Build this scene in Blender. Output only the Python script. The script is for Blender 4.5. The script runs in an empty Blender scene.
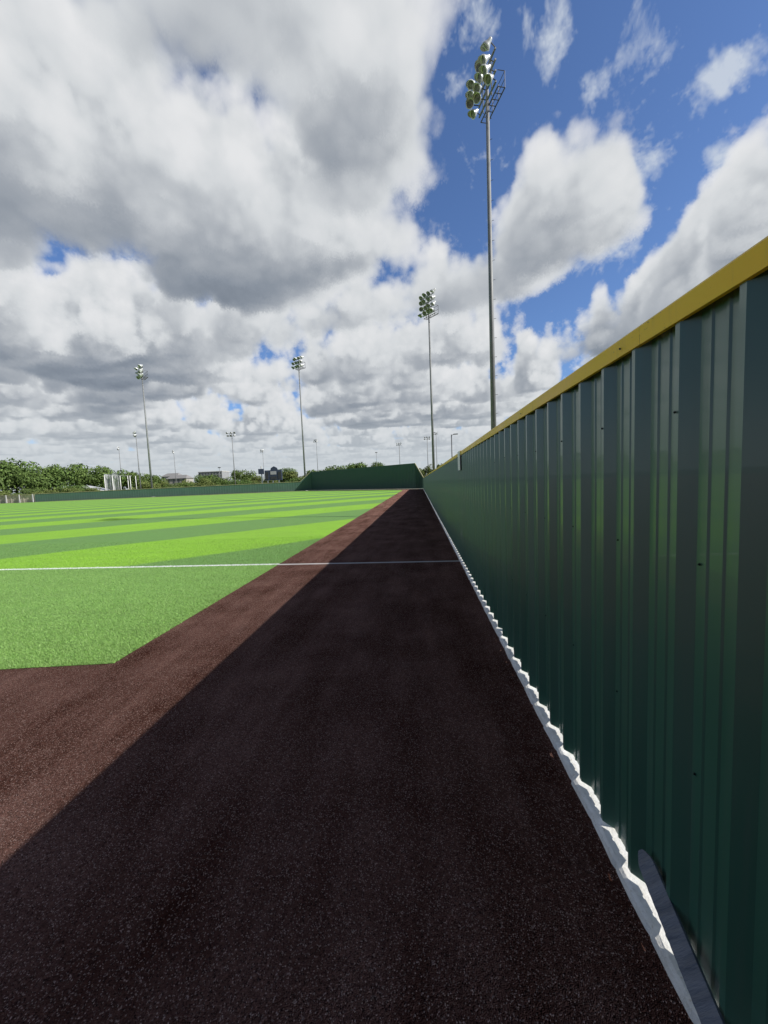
import bpy, bmesh, math, random
import numpy as np
from mathutils import Vector, Matrix
PI = math.pi
random.seed(7); rng = np.random.default_rng(7)
S = bpy.context.scene
C = S.collection

# ------------------------------------------------------------------ helpers
def tag(o, label=None, cat=None, group=None, kind=None):
    if label: o['label'] = label
    if cat: o['category'] = cat
    if group: o['group'] = group
    if kind: o['kind'] = kind
    return o
def empty(name, loc=(0,0,0), rz=0):
    o = bpy.data.objects.new(name, None); C.objects.link(o)
    o.location = loc; o.rotation_euler = (0,0,rz); o.empty_display_size = .3
    return o
def smooth_mesh(me, on=True):
    me.polygons.foreach_set('use_smooth', [on]*len(me.polygons))
def obj(name, bm, mat, parent=None, smooth=False):
    me = bpy.data.meshes.new(name); bm.normal_update(); bm.to_mesh(me); bm.free()
    me.materials.append(mat)
    if smooth: smooth_mesh(me)
    o = bpy.data.objects.new(name, me); C.objects.link(o)
    if parent is not None: o.parent = parent
    return o
def fast_mesh(name, verts, faces_n, idx, mat):
    me = bpy.data.meshes.new(name)
    nf = len(idx)//faces_n
    me.vertices.add(len(verts)); me.vertices.foreach_set('co', verts.astype(np.float32).ravel())
    me.loops.add(len(idx)); me.loops.foreach_set('vertex_index', idx.astype(np.int32))
    me.polygons.add(nf); me.polygons.foreach_set('loop_start', np.arange(0, nf*faces_n, faces_n, dtype=np.int32))
    me.update(calc_edges=True); me.validate()
    me.materials.append(mat)
    return me
def box(bm, x0, x1, y0, y1, z0, z1, M=None):
    vs = [bm.verts.new(Vector(p)) for p in ((x0,y0,z0),(x1,y0,z0),(x1,y1,z0),(x0,y1,z0),(x0,y0,z1),(x1,y0,z1),(x1,y1,z1),(x0,y1,z1))]
    if M is not None:
        for v_ in vs: v_.co = M @ v_.co
    for f in ((3,2,1,0),(4,5,6,7),(0,1,5,4),(1,2,6,5),(2,3,7,6),(3,0,4,7)): bm.faces.new([vs[i] for i in f])
def tube(bm, a, b, r0, r1=None, n=10, caps=True):
    a, b = Vector(a), Vector(b); r1 = r0 if r1 is None else r1
    d = (b-a).normalized(); u = d.orthogonal().normalized(); w = d.cross(u)
    ra = [bm.verts.new(a+(u*math.cos(t)+w*math.sin(t))*r0) for t in [2*PI*i/n for i in range(n)]]
    rb = [bm.verts.new(b+(u*math.cos(t)+w*math.sin(t))*r1) for t in [2*PI*i/n for i in range(n)]]
    for i in range(n): bm.faces.new((ra[i], ra[(i+1)%n], rb[(i+1)%n], rb[i]))
    if caps: bm.faces.new(ra[::-1]); bm.faces.new(rb)
def lathe(bm, prof, M, n=16, cap0=True, cap1=True):
    rings = []
    for r, z in prof: rings.append([bm.verts.new(M @ Vector((r*math.cos(2*PI*i/n), r*math.sin(2*PI*i/n), z))) for i in range(n)])
    for p, q in zip(rings, rings[1:]):
        for i in range(n): bm.faces.new((p[i], p[(i+1)%n], q[(i+1)%n], q[i]))
    if cap0: bm.faces.new(rings[0][::-1])
    if cap1: bm.faces.new(rings[-1])

# ------------------------------------------------------------------ materials
class NT:
    def __init__(s, nt): s.nt = nt; s.n = nt.nodes; s.l = nt.links
    def new(s, t, **kw):
        nd = s.n.new(t)
        for k, v_ in kw.items(): setattr(nd, k, v_)
        return nd
    def put(s, sock, v_):
        if isinstance(v_, bpy.types.NodeSocket): s.l.new(v_, sock)
        elif v_ is not None: sock.default_value = v_
    def math(s, op, a, b=None, c=None, clamp=False):
        nd = s.new('ShaderNodeMath', operation=op, use_clamp=clamp)
        for i, v_ in enumerate((a, b, c)): 
            if v_ is not None: s.put(nd.inputs[i], v_)
        return nd.outputs[0]
    def vm(s, op, a, b=None, scale=None):
        nd = s.new('ShaderNodeVectorMath', operation=op)
        s.put(nd.inputs[0], a)
        if b is not None: s.put(nd.inputs[1], b)
        if scale is not None: s.put(nd.inputs['Scale'], scale)
        return nd.outputs['Value'] if op in ('DISTANCE','LENGTH','DOT_PRODUCT') else nd.outputs[0]
    def noise(s, vec, scale, detail=4, rough=.5, lac=2.0, dim='3D'):
        nd = s.new('ShaderNodeTexNoise', noise_dimensions=dim)
        s.put(nd.inputs['Vector'], vec); nd.inputs['Scale'].default_value = scale
        nd.inputs['Detail'].default_value = detail; nd.inputs['Roughness'].default_value = rough
        nd.inputs['Lacunarity'].default_value = lac
        return nd.outputs['Fac']
    def mr(s, v_, a, b, c=0., d=1., smooth=False):
        nd = s.new('ShaderNodeMapRange'); 
        if smooth: nd.interpolation_type = 'SMOOTHSTEP'
        s.put(nd.inputs[0], v_)
        for i, x in enumerate((a,b,c,d)): s.put(nd.inputs[i+1], x)
        return nd.outputs[0]
    def mix(s, f, a, b, mode='MIX'):
        nd = s.new('ShaderNodeMix', data_type='RGBA', blend_type=mode)
        s.put(nd.inputs[0], f)
        s.put(nd.inputs[6], a if isinstance(a, bpy.types.NodeSocket) else (*a, 1)); s.put(nd.inputs[7], b if isinstance(b, bpy.types.NodeSocket) else (*b, 1))
        return nd.outputs[2]
def mat(name, color=(.5,.5,.5), rough=.6, metal=0., spec=.5, coat=0., build=None):
    m = bpy.data.materials.new(name); m.use_nodes = True
    t = NT(m.node_tree); b = t.n['Principled BSDF']; b.inputs['IOR'].default_value = 1.6 if coat else 1.5
    b.inputs['Base Color'].default_value = (*color, 1); b.inputs['Roughness'].default_value = rough
    b.inputs['Metallic'].default_value = metal; b.inputs['Specular IOR Level'].default_value = spec
    b.inputs['Coat Weight'].default_value = coat
    if build: build(t, b)
    return m
def weathered(name, c0, c1, scale=3, rough=.6, metal=0., spec=.5, bump=0., bscale=40, stretch=None):
    def f(t, b):
        tc = t.new('ShaderNodeTexCoord').outputs['Object']
        if stretch: tc = t.vm('MULTIPLY', tc, stretch)
        n = t.noise(tc, scale, 6, .6)
        t.put(b.inputs['Base Color'], t.mix(t.mr(n, .3, .7), c0, c1))
        t.put(b.inputs['Roughness'], t.mr(n, .3, .7, rough-.08, rough+.1))
        if bump:
            bn = t.new('ShaderNodeBump'); bn.inputs['Strength'].default_value = bump; bn.inputs['Distance'].default_value = .01
            t.put(bn.inputs['Height'], t.noise(tc, bscale, 4, .6)); t.put(b.inputs['Normal'], bn.outputs[0])
    return mat(name, c0, rough, metal, spec, build=f)

def m_panel(t, b):
    tc = t.new('ShaderNodeTexCoord').outputs['Object']
    n = t.noise(t.vm('MULTIPLY', tc, (1,1,.25)), 2.2, 5, .55)
    streak = t.noise(t.vm('MULTIPLY', tc, (30,30,.8)), 1.0, 4, .6)
    dirt = t.math('MULTIPLY', t.mr(streak, .5, .85), .35)
    base = t.mix(t.mr(n,.35,.65), (.024,.118,.074), (.031,.140,.090))
    oi = t.new('ShaderNodeObjectInfo').outputs['Random']
    base = t.mix(t.math('MULTIPLY', oi, .22), base, (.02,.085,.065))
    sx = t.new('ShaderNodeSeparateXYZ'); t.put(sx.inputs[0], tc)
    splash = t.math('MULTIPLY', t.mr(sx.outputs[2], .55, .05), t.mr(t.noise(t.vm('MULTIPLY', tc, (8,8,5)), 1., 6, .75), .45, .75))
    scuff = t.math('MULTIPLY', t.mr(t.noise(t.vm('MULTIPLY', tc, (3,2.2,7)), 1., 7, .8), .66, .74), .3)
    dirt = t.math('MAXIMUM', t.math('MAXIMUM', dirt, t.math('MULTIPLY', splash, .30)), scuff)
    t.put(b.inputs['Base Color'], t.mix(dirt, base, (.085,.105,.085)))
    t.put(b.inputs['Roughness'], t.math('ADD', t.mr(n,.3,.7,.34,.42), t.math('MULTIPLY', dirt, .4)))
    bn = t.new('ShaderNodeBump'); bn.inputs['Strength'].default_value = .25; bn.inputs['Distance'].default_value = .004
    t.put(bn.inputs['Height'], t.math('ADD', t.math('ADD', t.noise(t.vm('MULTIPLY', tc, (6,6,2.)), 1.0, 3, .5), t.math('MULTIPLY', t.noise(t.vm('MULTIPLY', tc, (2,2.2,1.4)), 1., 2, .5), 2.5)), t.math('MULTIPLY', t.noise(tc, 260, 2, .5), .06)))
    t.put(b.inputs['Normal'], bn.outputs[0])
PANEL = mat('green_painted_steel', (.011,.05,.036), .33, spec=1., coat=.35, build=m_panel)
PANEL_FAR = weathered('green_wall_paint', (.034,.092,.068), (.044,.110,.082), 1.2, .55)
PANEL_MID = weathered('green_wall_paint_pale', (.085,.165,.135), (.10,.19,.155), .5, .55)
def m_cap(t, b):
    tc = t.new('ShaderNodeTexCoord').outputs['Object']
    n = t.noise(t.vm('MULTIPLY', tc, (1,.35,1)), 7, 7, .62)
    c = t.mix(t.mr(n,.35,.65), (1.,.62,.008), (1.,.68,.02))
    sp = t.noise(t.vm('MULTIPLY', tc, (1,.6,1)), 55, 3, .7)
    c = t.mix(t.mr(sp,.66,.76), c, (.30,.22,.06))
    st = t.noise(t.vm('MULTIPLY', tc, (9,9,1.)), 2.2, 5, .7)
    c = t.mix(t.math('MULTIPLY', t.mr(st,.55,.8), .4), c, (.50,.36,.06))
    t.put(b.inputs['Base Color'], c)
    t.put(b.inputs['Roughness'], t.mr(n,.3,.7,.36,.52))
CAP = mat('yellow_cap_metal', (.62,.42,.05), .42, spec=.25, build=m_cap)
CAP_FAR = weathered('distant_cap_metal', (.42,.40,.26), (.5,.47,.3), 1, .5)  # yellow caps' paler look at a distance is put into this colour
def m_kerb(t, b):
    tc = t.new('ShaderNodeTexCoord').outputs['Object']
    n = t.noise(tc, 9, 8, .65); n2 = t.noise(tc, 60, 5, .6)
    c = t.mix(t.mr(n,.35,.65), (.70,.68,.62), (.86,.85,.81))
    c = t.mix(t.mr(n2,.60,.75), c, (.50,.45,.36))
    t.put(b.inputs['Base Color'], c)
    bn = t.new('ShaderNodeBump'); bn.inputs['Strength'].default_value = .7; bn.inputs['Distance'].default_value = .006
    t.put(bn.inputs['Height'], n2); t.put(b.inputs['Normal'], bn.outputs[0])
KERB = mat('pale_concrete', (.8,.78,.74), .9, build=m_kerb)
STEEL = weathered('galvanised_steel', (.20,.21,.215), (.30,.31,.315), 2, .6, .25, bump=.1)
STEEL_DARK = weathered('dark_steel', (.07,.075,.08), (.12,.125,.13), 6, .5, .5)
LAMP_HOUSING = weathered('lamp_housing_metal', (.62,.64,.64), (.76,.77,.76), 5, .35, .3)
def m_lens(t, b):
    g = t.new('ShaderNodeTexCoord').outputs['Object']
    n = t.noise(g, 9, 3, .5)
    t.put(b.inputs['Base Color'], t.mix(t.mr(n,.35,.65), (.10,.10,.105), (.26,.255,.26)))
LENS = mat('lamp_glass', (.05,.055,.045), .35, spec=.4, build=m_lens)
WHITE = weathered('white_paint', (.84,.84,.82), (.90,.90,.88), 4, .45)
WHITE_DULL = weathered('dull_white_sheet', (.45,.46,.47), (.60,.61,.62), 3, .6)
BOARD = weathered('grey_weathered_plastic', (.07,.08,.105), (.19,.205,.24), 9, .55, bump=.8, bscale=20, stretch=(.4,2.2,.4))
SCREW = mat('screw_metal', (.02,.03,.03), .4, metal=.6)

def stripes(t, pos):
    """mown bands of turf, 4.8 m wide at 45 degrees, beyond the foul line"""
    sx = t.new('ShaderNodeSeparateXYZ'); t.put(sx.inputs[0], pos)
    wob = t.math('MULTIPLY', t.math('SUBTRACT', t.noise(pos, .35, 3, .5), .5), .5)
    u = t.math('ADD', t.math('MULTIPLY', t.math('SUBTRACT', sx.outputs[1], sx.outputs[0]), .70711), wob)
    ph = t.math('FRACT', t.math('DIVIDE', t.math('SUBTRACT', u, 10.75), 9.6))
    up = t.mr(ph, 0.0, .028); dn = t.mr(ph, .486, .514)
    band = t.math('SUBTRACT', up, dn, clamp=True)
    on = t.mr(sx.outputs[1], 8.28, 8.34)
    first = t.mr(u, 10.7, 10.8)
    return t.math('MULTIPLY', t.math('MULTIPLY', band, on), first), on, sx
def m_turf(t, b, blade=False):
    pos = t.new('ShaderNodeNewGeometry').outputs['Position']
    s_, on, sx = stripes(t, pos)
    big = t.noise(pos, .22, 4, .55); fine = t.noise(pos, 42, 4, .7); mid = t.noise(t.vm('MULTIPLY', pos, (1,2.4,1)), 3.0, 5, .65)
    wear = t.noise(t.vm('MULTIPLY', pos, (.5,2.2,1)), 1., 7, .72)
    dark = t.mix(on, (.225,.425,.100), (.155,.330,.082))
    c = t.mix(s_, dark, (.285,.575,.034))
    c = t.mix(t.mr(big,.3,.7,0,.30), c, t.mix(.5, c, (.16,.26,.05)))
    c = t.mix(t.mr(mid,.38,.66,.0,.30), c, t.mix(.5, c, (.25,.36,.10)))
    c = t.mix(t.mr(wear,.40,.68,0,.42), c, t.mix(.55, c, (.13,.22,.06)))
    k = t.mr(fine,.3,.7,.50,1.45)
    m = t.new('ShaderNodeVectorMath', operation='SCALE'); t.put(m.inputs[0], c); t.put(m.inputs['Scale'], k)
    c = m.outputs[0]
    if blade:
        r = t.new('ShaderNodeNewGeometry').outputs['Random Per Island']
        c = t.mix(t.mr(r,.0,1.,0,.6), c, t.mix(.6, c, (.30,.42,.16)))
    # foul line, laid across the turf in white fibre
    ln = t.math('MULTIPLY', t.mr(sx.outputs[1], 8.20, 8.215), t.mr(sx.outputs[1], 8.345, 8.33))
    ln = t.math('MULTIPLY', ln, 1.0)
    slope = t.math('ADD', sx.outputs[1], t.math('MULTIPLY', sx.outputs[0], .0135))
    ln = t.math('MULTIPLY', t.mr(slope, 8.185, 8.20), t.mr(slope, 8.305, 8.29))
    ln = t.math('MULTIPLY', ln, t.mr(fine, .25, .45, .75, 1.))
    t.put(b.inputs['Base Color'], t.mix(ln, c, (.80,.82,.80)))
    if not blade:
        bn = t.new('ShaderNodeBump'); bn.inputs['Strength'].default_value = .9; bn.inputs['Distance'].default_value = .02
        t.put(bn.inputs['Height'], t.noise(pos, 60, 4, .75)); t.put(b.inputs['Normal'], bn.outputs[0])
TURF = mat('artificial_turf', (.1,.25,.04), .75, spec=.25, build=m_turf)
BLADE = mat('turf_fibre', (.1,.25,.04), .55, spec=.35, build=lambda t, b: m_turf(t, b, True))

def m_track(t, b, granule=False):
    pos = t.new('ShaderNodeNewGeometry').outputs['Position']
    g1 = t.noise(pos, 170, 3, .7); g2 = t.noise(pos, 48, 4, .7); big = t.noise(pos, 1.1, 5, .6)
    vor = t.new('ShaderNodeTexVoronoi'); t.put(vor.inputs['Vector'], pos); vor.inputs['Scale'].default_value = 230
    sv = t.new('ShaderNodeSeparateColor'); t.put(sv.inputs[0], vor.outputs['Color'])
    drag = t.noise(t.vm('MULTIPLY', pos, (2.6,.35,1)), 1., 5, .65)
    c = t.mix(t.mr(t.math('ADD', t.math('MULTIPLY', big, .5), t.math('MULTIPLY', drag, .5)), .39, .60), (.115,.041,.027), (.36,.190,.152))
    c = t.mix(t.mr(g2,.35,.7), c, t.mix(.6, c, (.020,.008,.006)))
    c = t.mix(t.mr(sv.outputs[0],.84,.96), c, (.60,.42,.36))
    c = t.mix(t.mr(sv.outputs[1],.72,1.,0,.85), c, (.014,.008,.008))
    # pale dust pressed into the infill in patches
    dust = t.math('MULTIPLY', t.mr(t.noise(pos, 1.9, 6, .7), .56, .70), t.mr(g1,.50,.66))
    c = t.mix(t.math('MULTIPLY', dust, .30), c, (.34,.33,.32))
    # foul line
    sx = t.new('ShaderNodeSeparateXYZ'); t.put(sx.inputs[0], pos)
    slope = t.math('ADD', sx.outputs[1], t.math('MULTIPLY', sx.outputs[0], .0135))
    ln = t.math('MULTIPLY', t.mr(slope, 8.185, 8.20), t.mr(slope, 8.305, 8.29))
    ln = t.math('MULTIPLY', ln, t.mr(g2, .25, .5, .7, 1.))
    t.put(b.inputs['Base Color'], t.mix(ln, c, (.90,.90,.88)))
    if not granule:
        # track normals tilted towards the sun, adding contrast between its lit and shaded parts
        sun_tilt = t.vm('NORMALIZE', t.vm('ADD', t.new('ShaderNodeNewGeometry').outputs['Normal'], (1.6,-.30,0.)))
        bn = t.new('ShaderNodeBump'); bn.inputs['Strength'].default_value = 1.; bn.inputs['Distance'].default_value = .010
        t.put(bn.inputs['Normal'], sun_tilt)
        t.put(bn.inputs['Height'], t.math('ADD', t.math('ADD', g1, vor.outputs['Distance']), t.math('MULTIPLY', g2, 1.5))); t.put(b.inputs['Normal'], bn.outputs[0])
    else:
        r = t.new('ShaderNodeNewGeometry').outputs['Random Per Island']
        c2 = t.mix(t.mr(t.math('POWER',r,3.),.0,1.), (.05,.020,.015), (.16,.095,.075))
        t.put(b.inputs['Base Color'], t.mix(ln, c2, (.78,.78,.76)))
TRACK = mat('rubber_infill', (.07,.035,.03), .95, spec=.02, build=m_track)
GRANULE = mat('rubber_granule', (.1,.05,.045), .7, spec=.1, build=lambda t, b: m_track(t, b, True))
def m_ground(t, b):
    pos = t.new('ShaderNodeNewGeometry').outputs['Position']
    c = t.mix(t.mr(t.noise(pos,.05,6,.6),.35,.65), (.05,.09,.022), (.13,.13,.055))
    t.put(b.inputs['Base Color'], c)
GROUND = mat('rough_grass_ground', (.07,.1,.03), .95, build=m_ground)

# ------------------------------------------------------------------ camera
cam = bpy.data.cameras.new('camera'); co = bpy.data.objects.new('camera', cam); C.objects.link(co)
Rm = Matrix(((0.9950449,0.0344285,0.0932755),(0.0902367,0.081213,-0.9926035),(-0.041749,0.996102,0.0777039)))
co.matrix_world = Matrix.Translation((0,0,1.75)) @ Rm.to_4x4()
cam.sensor_width = 36; cam.sensor_height = 36; cam.sensor_fit = 'VERTICAL'; cam.lens = 385/1024*36
cam.clip_start = .02; cam.clip_end = 6000
S.camera = co

# ------------------------------------------------------------------ light
SUN_AZ = math.radians(-13); SUN_EL = math.radians(37.6)      # azimuth from +X
sd = Vector((math.cos(SUN_EL)*math.cos(SUN_AZ), math.cos(SUN_EL)*math.sin(SUN_AZ), math.sin(SUN_EL)))
sl = bpy.data.lights.new('sun', 'SUN'); sl.energy = 5; sl.angle = math.radians(.5); sl.color = (1,.955,.88)
so = bpy.data.objects.new('sun', sl); C.objects.link(so)
so.rotation_euler = sd.to_track_quat('Z', 'Y').to_euler(); so.location = (40,-10,40)

w = bpy.data.worlds.new('World'); S.world = w; w.use_nodes = True
t = NT(w.node_tree); t.n.clear()
out = t.new('ShaderNodeOutputWorld'); bg = t.new('ShaderNodeBackground'); t.l.new(bg.outputs[0], out.inputs[0])
bg.inputs['Strength'].default_value = .1
sky = t.new('ShaderNodeTexSky', sky_type='NISHITA', sun_disc=False)
sky.sun_elevation = SUN_EL; sky.sun_rotation = math.radians(90)-SUN_AZ
sky.air_density = 1.0; sky.dust_density = .6; sky.ozone_density = 2.5
d = t.new('ShaderNodeTexCoord').outputs['Generated']
dn = t.vm('NORMALIZE', d)
sp = t.new('ShaderNodeSeparateXYZ'); t.put(sp.inputs[0], dn)
z = sp.outputs[2]
BLOBS = [(0.319, 0.685, 0.655, 0.227, -0.5), (0.472, 0.674, 0.568, 0.141, -0.35), (0.107, 0.696, 0.71, 0.071, -0.25), (0.27, 0.88, 0.392, 0.1, -0.26), (0.372, 0.836, 0.405, 0.11, -0.34), (0.44, 0.791, 0.425, 0.075, -0.28), (0.134, 0.782, 0.608, 0.067, -0.2), (-0.494, 0.608, 0.621, 0.032, -0.46), (-0.417, 0.806, 0.42, 0.059, -0.46), (0.139, 0.859, 0.493, 0.068, -0.16), (0.042, 0.75, 0.66, 0.064, -0.08), (0.487, 0.625, 0.61, 0.091, -0.35), (0.061, 0.818, 0.571, 0.055, -0.08), (-0.024, 0.873, 0.487, 0.051, -0.1), (0.26, 0.73, 0.632, 0.06, -0.25), (0.475, 0.707, 0.524, 0.062, -0.25), (-0.557, 0.586, 0.588, 0.196, 0.3), (-0.493, 0.685, 0.536, 0.413, 0.16), (-0.131, 0.717, 0.684, 0.232, 0.2), (-0.252, 0.668, 0.7, 0.215, 0.12), (-0.035, 0.797, 0.603, 0.16, 0.14), (-0.007, 0.708, 0.707, 0.074, 0.12), (0.319, 0.798, 0.512, 0.136, 0.5), (0.397, 0.762, 0.512, 0.094, 0.48), (0.243, 0.817, 0.523, 0.098, 0.42), (0.267, 0.776, 0.571, 0.074, 0.22), (0.579, 0.716, 0.39, 0.106, 0.46), (0.54, 0.772, 0.336, 0.104, 0.34), (0.475, 0.835, 0.277, 0.11, 0.26), (0.152, 0.943, 0.297, 0.203, 0.12), (0.22, 0.705, 0.674, 0.042, 0.2), (0.484, 0.65, 0.586, 0.041, 0.34), (0.312, 0.704, 0.638, 0.036, 0.18), (0.499, 0.713, 0.493, 0.028, 0.32), (-0.264, 0.904, 0.337, 0.36, 0.05), (-0.635, 0.706, 0.314, 0.261, 0.08)]
VEILS = [(0.215, 0.698, 0.683, 0.047, 1.1), (0.48, 0.652, 0.587, 0.041, 1.35), (0.312, 0.702, 0.641, 0.042, 1.0), (0.305, 0.722, 0.621, 0.023, 0.9), (0.496, 0.713, 0.496, 0.028, 1.3), (0.116, 0.783, 0.611, 0.102, 0.8), (0.084, 0.711, 0.698, 0.073, 0.6), (0.293, 0.828, 0.479, 0.145, 0.5), (0.144, 0.867, 0.478, 0.099, 0.6), (-0.116, 0.665, 0.737, 0.124, 0.4), (0.362, 0.684, 0.634, 0.066, 0.35)]
# ------------------------------------------------------------------ clouds: a procedural volume, marched once into the sky map
def noise_tile(n, cells, seed):
    """periodic value-gradient noise on an n^3 lattice"""
    r = np.random.default_rng(seed)
    g = r.normal(size=(cells,cells,cells)).astype(np.float32)
    t_ = np.arange(n)/n*cells; i0 = np.floor(t_).astype(int) % cells; f = (t_-np.floor(t_)).astype(np.float32); f = f*f*f*(f*(f*6-15)+10)
    i1 = (i0+1) % cells
    for ax in range(3):
        a = np.take(g, i0, axis=ax); b = np.take(g, i1, axis=ax)
        sh = [1,1,1]; sh[ax] = n; ff = f.reshape(sh)
        g = a*(1-ff)+b*ff
    return g
def detail_tile(n=128):
    """cauliflower detail: octaves of inverted distance cells plus noise, 0..1"""
    out = np.zeros((n,n,n), np.float32)
    r = np.random.default_rng(3)
    ax = (np.arange(n)+.5)/n
    for cells, amp in ((6,1.),(13,.55),(27,.3)):
        pts = r.random((cells,cells,cells,3)).astype(np.float32)
        gi = np.floor(ax*cells).astype(int); fr = (ax*cells-gi).astype(np.float32)
        best = np.full((n,n,n), 9., np.float32)
        for dx in (-1,0,1):
            for dy in (-1,0,1):
                for dz in (-1,0,1):
                    P_ = pts[((gi+dx)%cells)[:,None,None], ((gi+dy)%cells)[None,:,None], ((gi+dz)%cells)[None,None,:]]
                    d2 = (P_[...,0]+dx-fr[:,None,None])**2+(P_[...,1]+dy-fr[None,:,None])**2+(P_[...,2]+dz-fr[None,None,:])**2
                    np.minimum(best, d2, out=best)
        out += amp*(1-np.sqrt(best))
    out = (out-out.mean())/out.std()
    return out
def noise2(X, Y, freq, seed, octs=5, rough=.5):
    out = np.zeros(X.shape, np.float32); amp = 1.; tot = 0.
    for o_ in range(octs):
        r = np.random.default_rng(seed*31+o_); g = r.normal(size=(256,256)).astype(np.float32)
        x = X*freq+17.3*o_; y = Y*freq-9.1*o_; xi = np.floor(x).astype(int); yi = np.floor(y).astype(int)
        fx = x-xi; fy = y-yi; fx = fx*fx*(3-2*fx); fy = fy*fy*(3-2*fy)
        a = g[xi%256, yi%256]; b = g[(xi+1)%256, yi%256]; c = g[xi%256, (yi+1)%256]; d_ = g[(xi+1)%256, (yi+1)%256]
        out += amp*((a*(1-fx)+b*fx)*(1-fy)+(c*(1-fx)+d_*fx)*fy); tot += amp*amp; amp *= rough; freq *= 2.03
    return (out/math.sqrt(tot)*1.35).astype(np.float32)
COV0, SHARP, SIG, KT, SUNL, AMB = .01, 6., 20., 2.5, .66, .30
def tone(x):
    x = np.clip(x, 0, 1.2); k = (0,.15,.3,.5,.8,1.2)
    return np.stack([np.interp(x, k, v_) for v_ in ((.09,.16,.25,.39,.66,.82),(.115,.19,.285,.42,.685,.825),(.155,.235,.335,.46,.705,.835))], -1)
def make_clouds(sun, WID=2816, AZ=84, ELMAX=68, steps=52):
    D = detail_tile(96); nD = 96
    cell = .05; X0, X1, Yb, Yt = -17., 17., -5., 21.; Z0, Z1 = 1.0, 1.75
    nx, ny, nz = int((X1-X0)/cell), int((Yt-Yb)/cell), 18
    gx = (X0+(np.arange(nx)+.5)*cell).astype(np.float32); gy = (Yb+(np.arange(ny)+.5)*cell).astype(np.float32)
    GX, GY = np.meshgrid(gx, gy, indexing='ij')
    # where the photograph shows cloud and where blue sky: directions, dropped onto the layer
    R_ = np.sqrt(GX**2+GY**2+1.15**2); dx_, dy_, dz_ = GX/R_, GY/R_, 1.15/R_
    wa = noise2(dx_*3+GX*.3, dy_*3+GY*.3, 1.2, 5, 4); wb = noise2(dx_*3+GX*.3, dy_*3+GY*.3, 1.2, 6, 4)
    cov = np.full(GX.shape, COV0, np.float32)
    for bx, by, bz, br, wt in BLOBS:
        q = np.sqrt((dx_+.022*wa-bx)**2+(dy_+.022*wb-by)**2+(dz_-bz)**2)/(br*1.35)
        k = np.clip(1-q, 0, 1); cov += wt*(k*k*(3-2*k))
    cov += noise2(GX, GY, 4.6, 21, 3, .6)*.045
    macro = noise2(GX, GY, .8, 11, 3, .5)*.45+noise2(GX, GY, 2.1, 12, 4, .6)*.85
    H2 = macro*.16+cov                                            # > 0 is cloud
    topn = noise2(GX, GY, 1.9, 13, 3, .5)
    dec = .30+.55*np.clip(1-(np.sqrt((GX-1.1)**2+(GY-1.6)**2))/2.2, 0, 1)**.7
    base = np.zeros((nx, ny, nz), np.float32)
    for k in range(nz):
        zf = (k+.5)/nz
        # flat bottoms, domed tops: taller where the cover is strong
        prof = np.clip(zf/.10, 0, 1) if zf < .10 else 1.
        base[:,:,k] = (H2 + topn*.035*zf - dec*zf**1.25 - (1-prof)*.16)
    # optical depth towards the sun
    dens = np.clip(base*7., 0, 1)
    sx, sy, sz = sun; tau = np.zeros_like(dens); dzc = (Z1-Z0)/nz
    for m in range(1, 9):
        L = .055*m*(1+.12*m)
        ox, oy, oz = sx*L/cell, sy*L/cell, sz*L/dzc
        ix, iy, iz = int(round(ox)), int(round(oy)), int(round(oz))
        if iz >= nz: break
        sh = np.zeros_like(dens)
        xs = slice(max(0,ix), nx+min(0,ix)); xd = slice(max(0,-ix), nx-max(0,ix))
        ys = slice(max(0,iy), ny+min(0,iy)); yd = slice(max(0,-iy), ny-max(0,iy))
        sh[xd, yd, :nz-iz] = dens[xs, ys, iz:]
        tau += sh*.055*(1+.24*m)
    up = np.cumsum(dens[:,:,::-1], axis=2)[:,:,::-1]*dzc           # cloud overhead
    grid = np.stack([base, tau, up], -1).reshape(-1, 3)
    # rays
    px0 = int(WID*(.25-AZ/360)); px1 = int(WID*(.25+AZ/360)); cols = np.arange(px0, px1) % WID; HH = WID//2; py0 = HH//2; py1 = HH//2+int(HH*ELMAX/180)
    img = np.zeros((HH, WID, 4), np.float32)
    def march(phi, el):
        n = phi.size; d0 = np.stack([np.cos(el)*np.cos(phi), np.cos(el)*np.sin(phi), np.sin(el)],1).astype(np.float32)
        dz0 = np.maximum(d0[:,2], .012)
        # earth's curve lowers the far layer a little
        t0 = Z0/dz0; t1 = np.minimum(Z1/dz0, t0+2.6); dt = (t1-t0)/steps
        T = np.ones(n, np.float32); Cc = np.zeros(n, np.float32); Aa = np.zeros(n, np.float32)
        jit = np.random.default_rng(1).random(n).astype(np.float32)
        alive = np.arange(n)
        for s_ in range(steps):
            if not len(alive): break
            tt = t0[alive]+dt[alive]*(s_+jit[alive]); P_ = d0[alive]*tt[:,None]; P_[:,2] = dz0[alive]*tt
            fx = (P_[:,0]-X0)/cell-.5; fy = (P_[:,1]-Yb)/cell-.5; fz = (P_[:,2]-Z0)/(Z1-Z0)*nz-.5
            fx = np.clip(fx, 0, nx-1.01); fy = np.clip(fy, 0, ny-1.01); fz = np.clip(fz, 0, nz-1.01)
            ix = fx.astype(np.int32); iy = fy.astype(np.int32); iz = fz.astype(np.int32)
            ux = (fx-ix)[:,None]; uy = (fy-iy)[:,None]; uz = (fz-iz)[:,None]
            b0 = (ix*ny+iy)*nz+iz
            c00 = grid[b0]*(1-uz)+grid[b0+1]*uz; c01 = grid[b0+nz]*(1-uz)+grid[b0+nz+1]*uz
            b1 = b0+ny*nz
            c10 = grid[b1]*(1-uz)+grid[b1+1]*uz; c11 = grid[b1+nz]*(1-uz)+grid[b1+nz+1]*uz
            g = (c00*(1-uy)+c01*uy)*(1-ux)+(c10*(1-uy)+c11*uy)*ux
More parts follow.
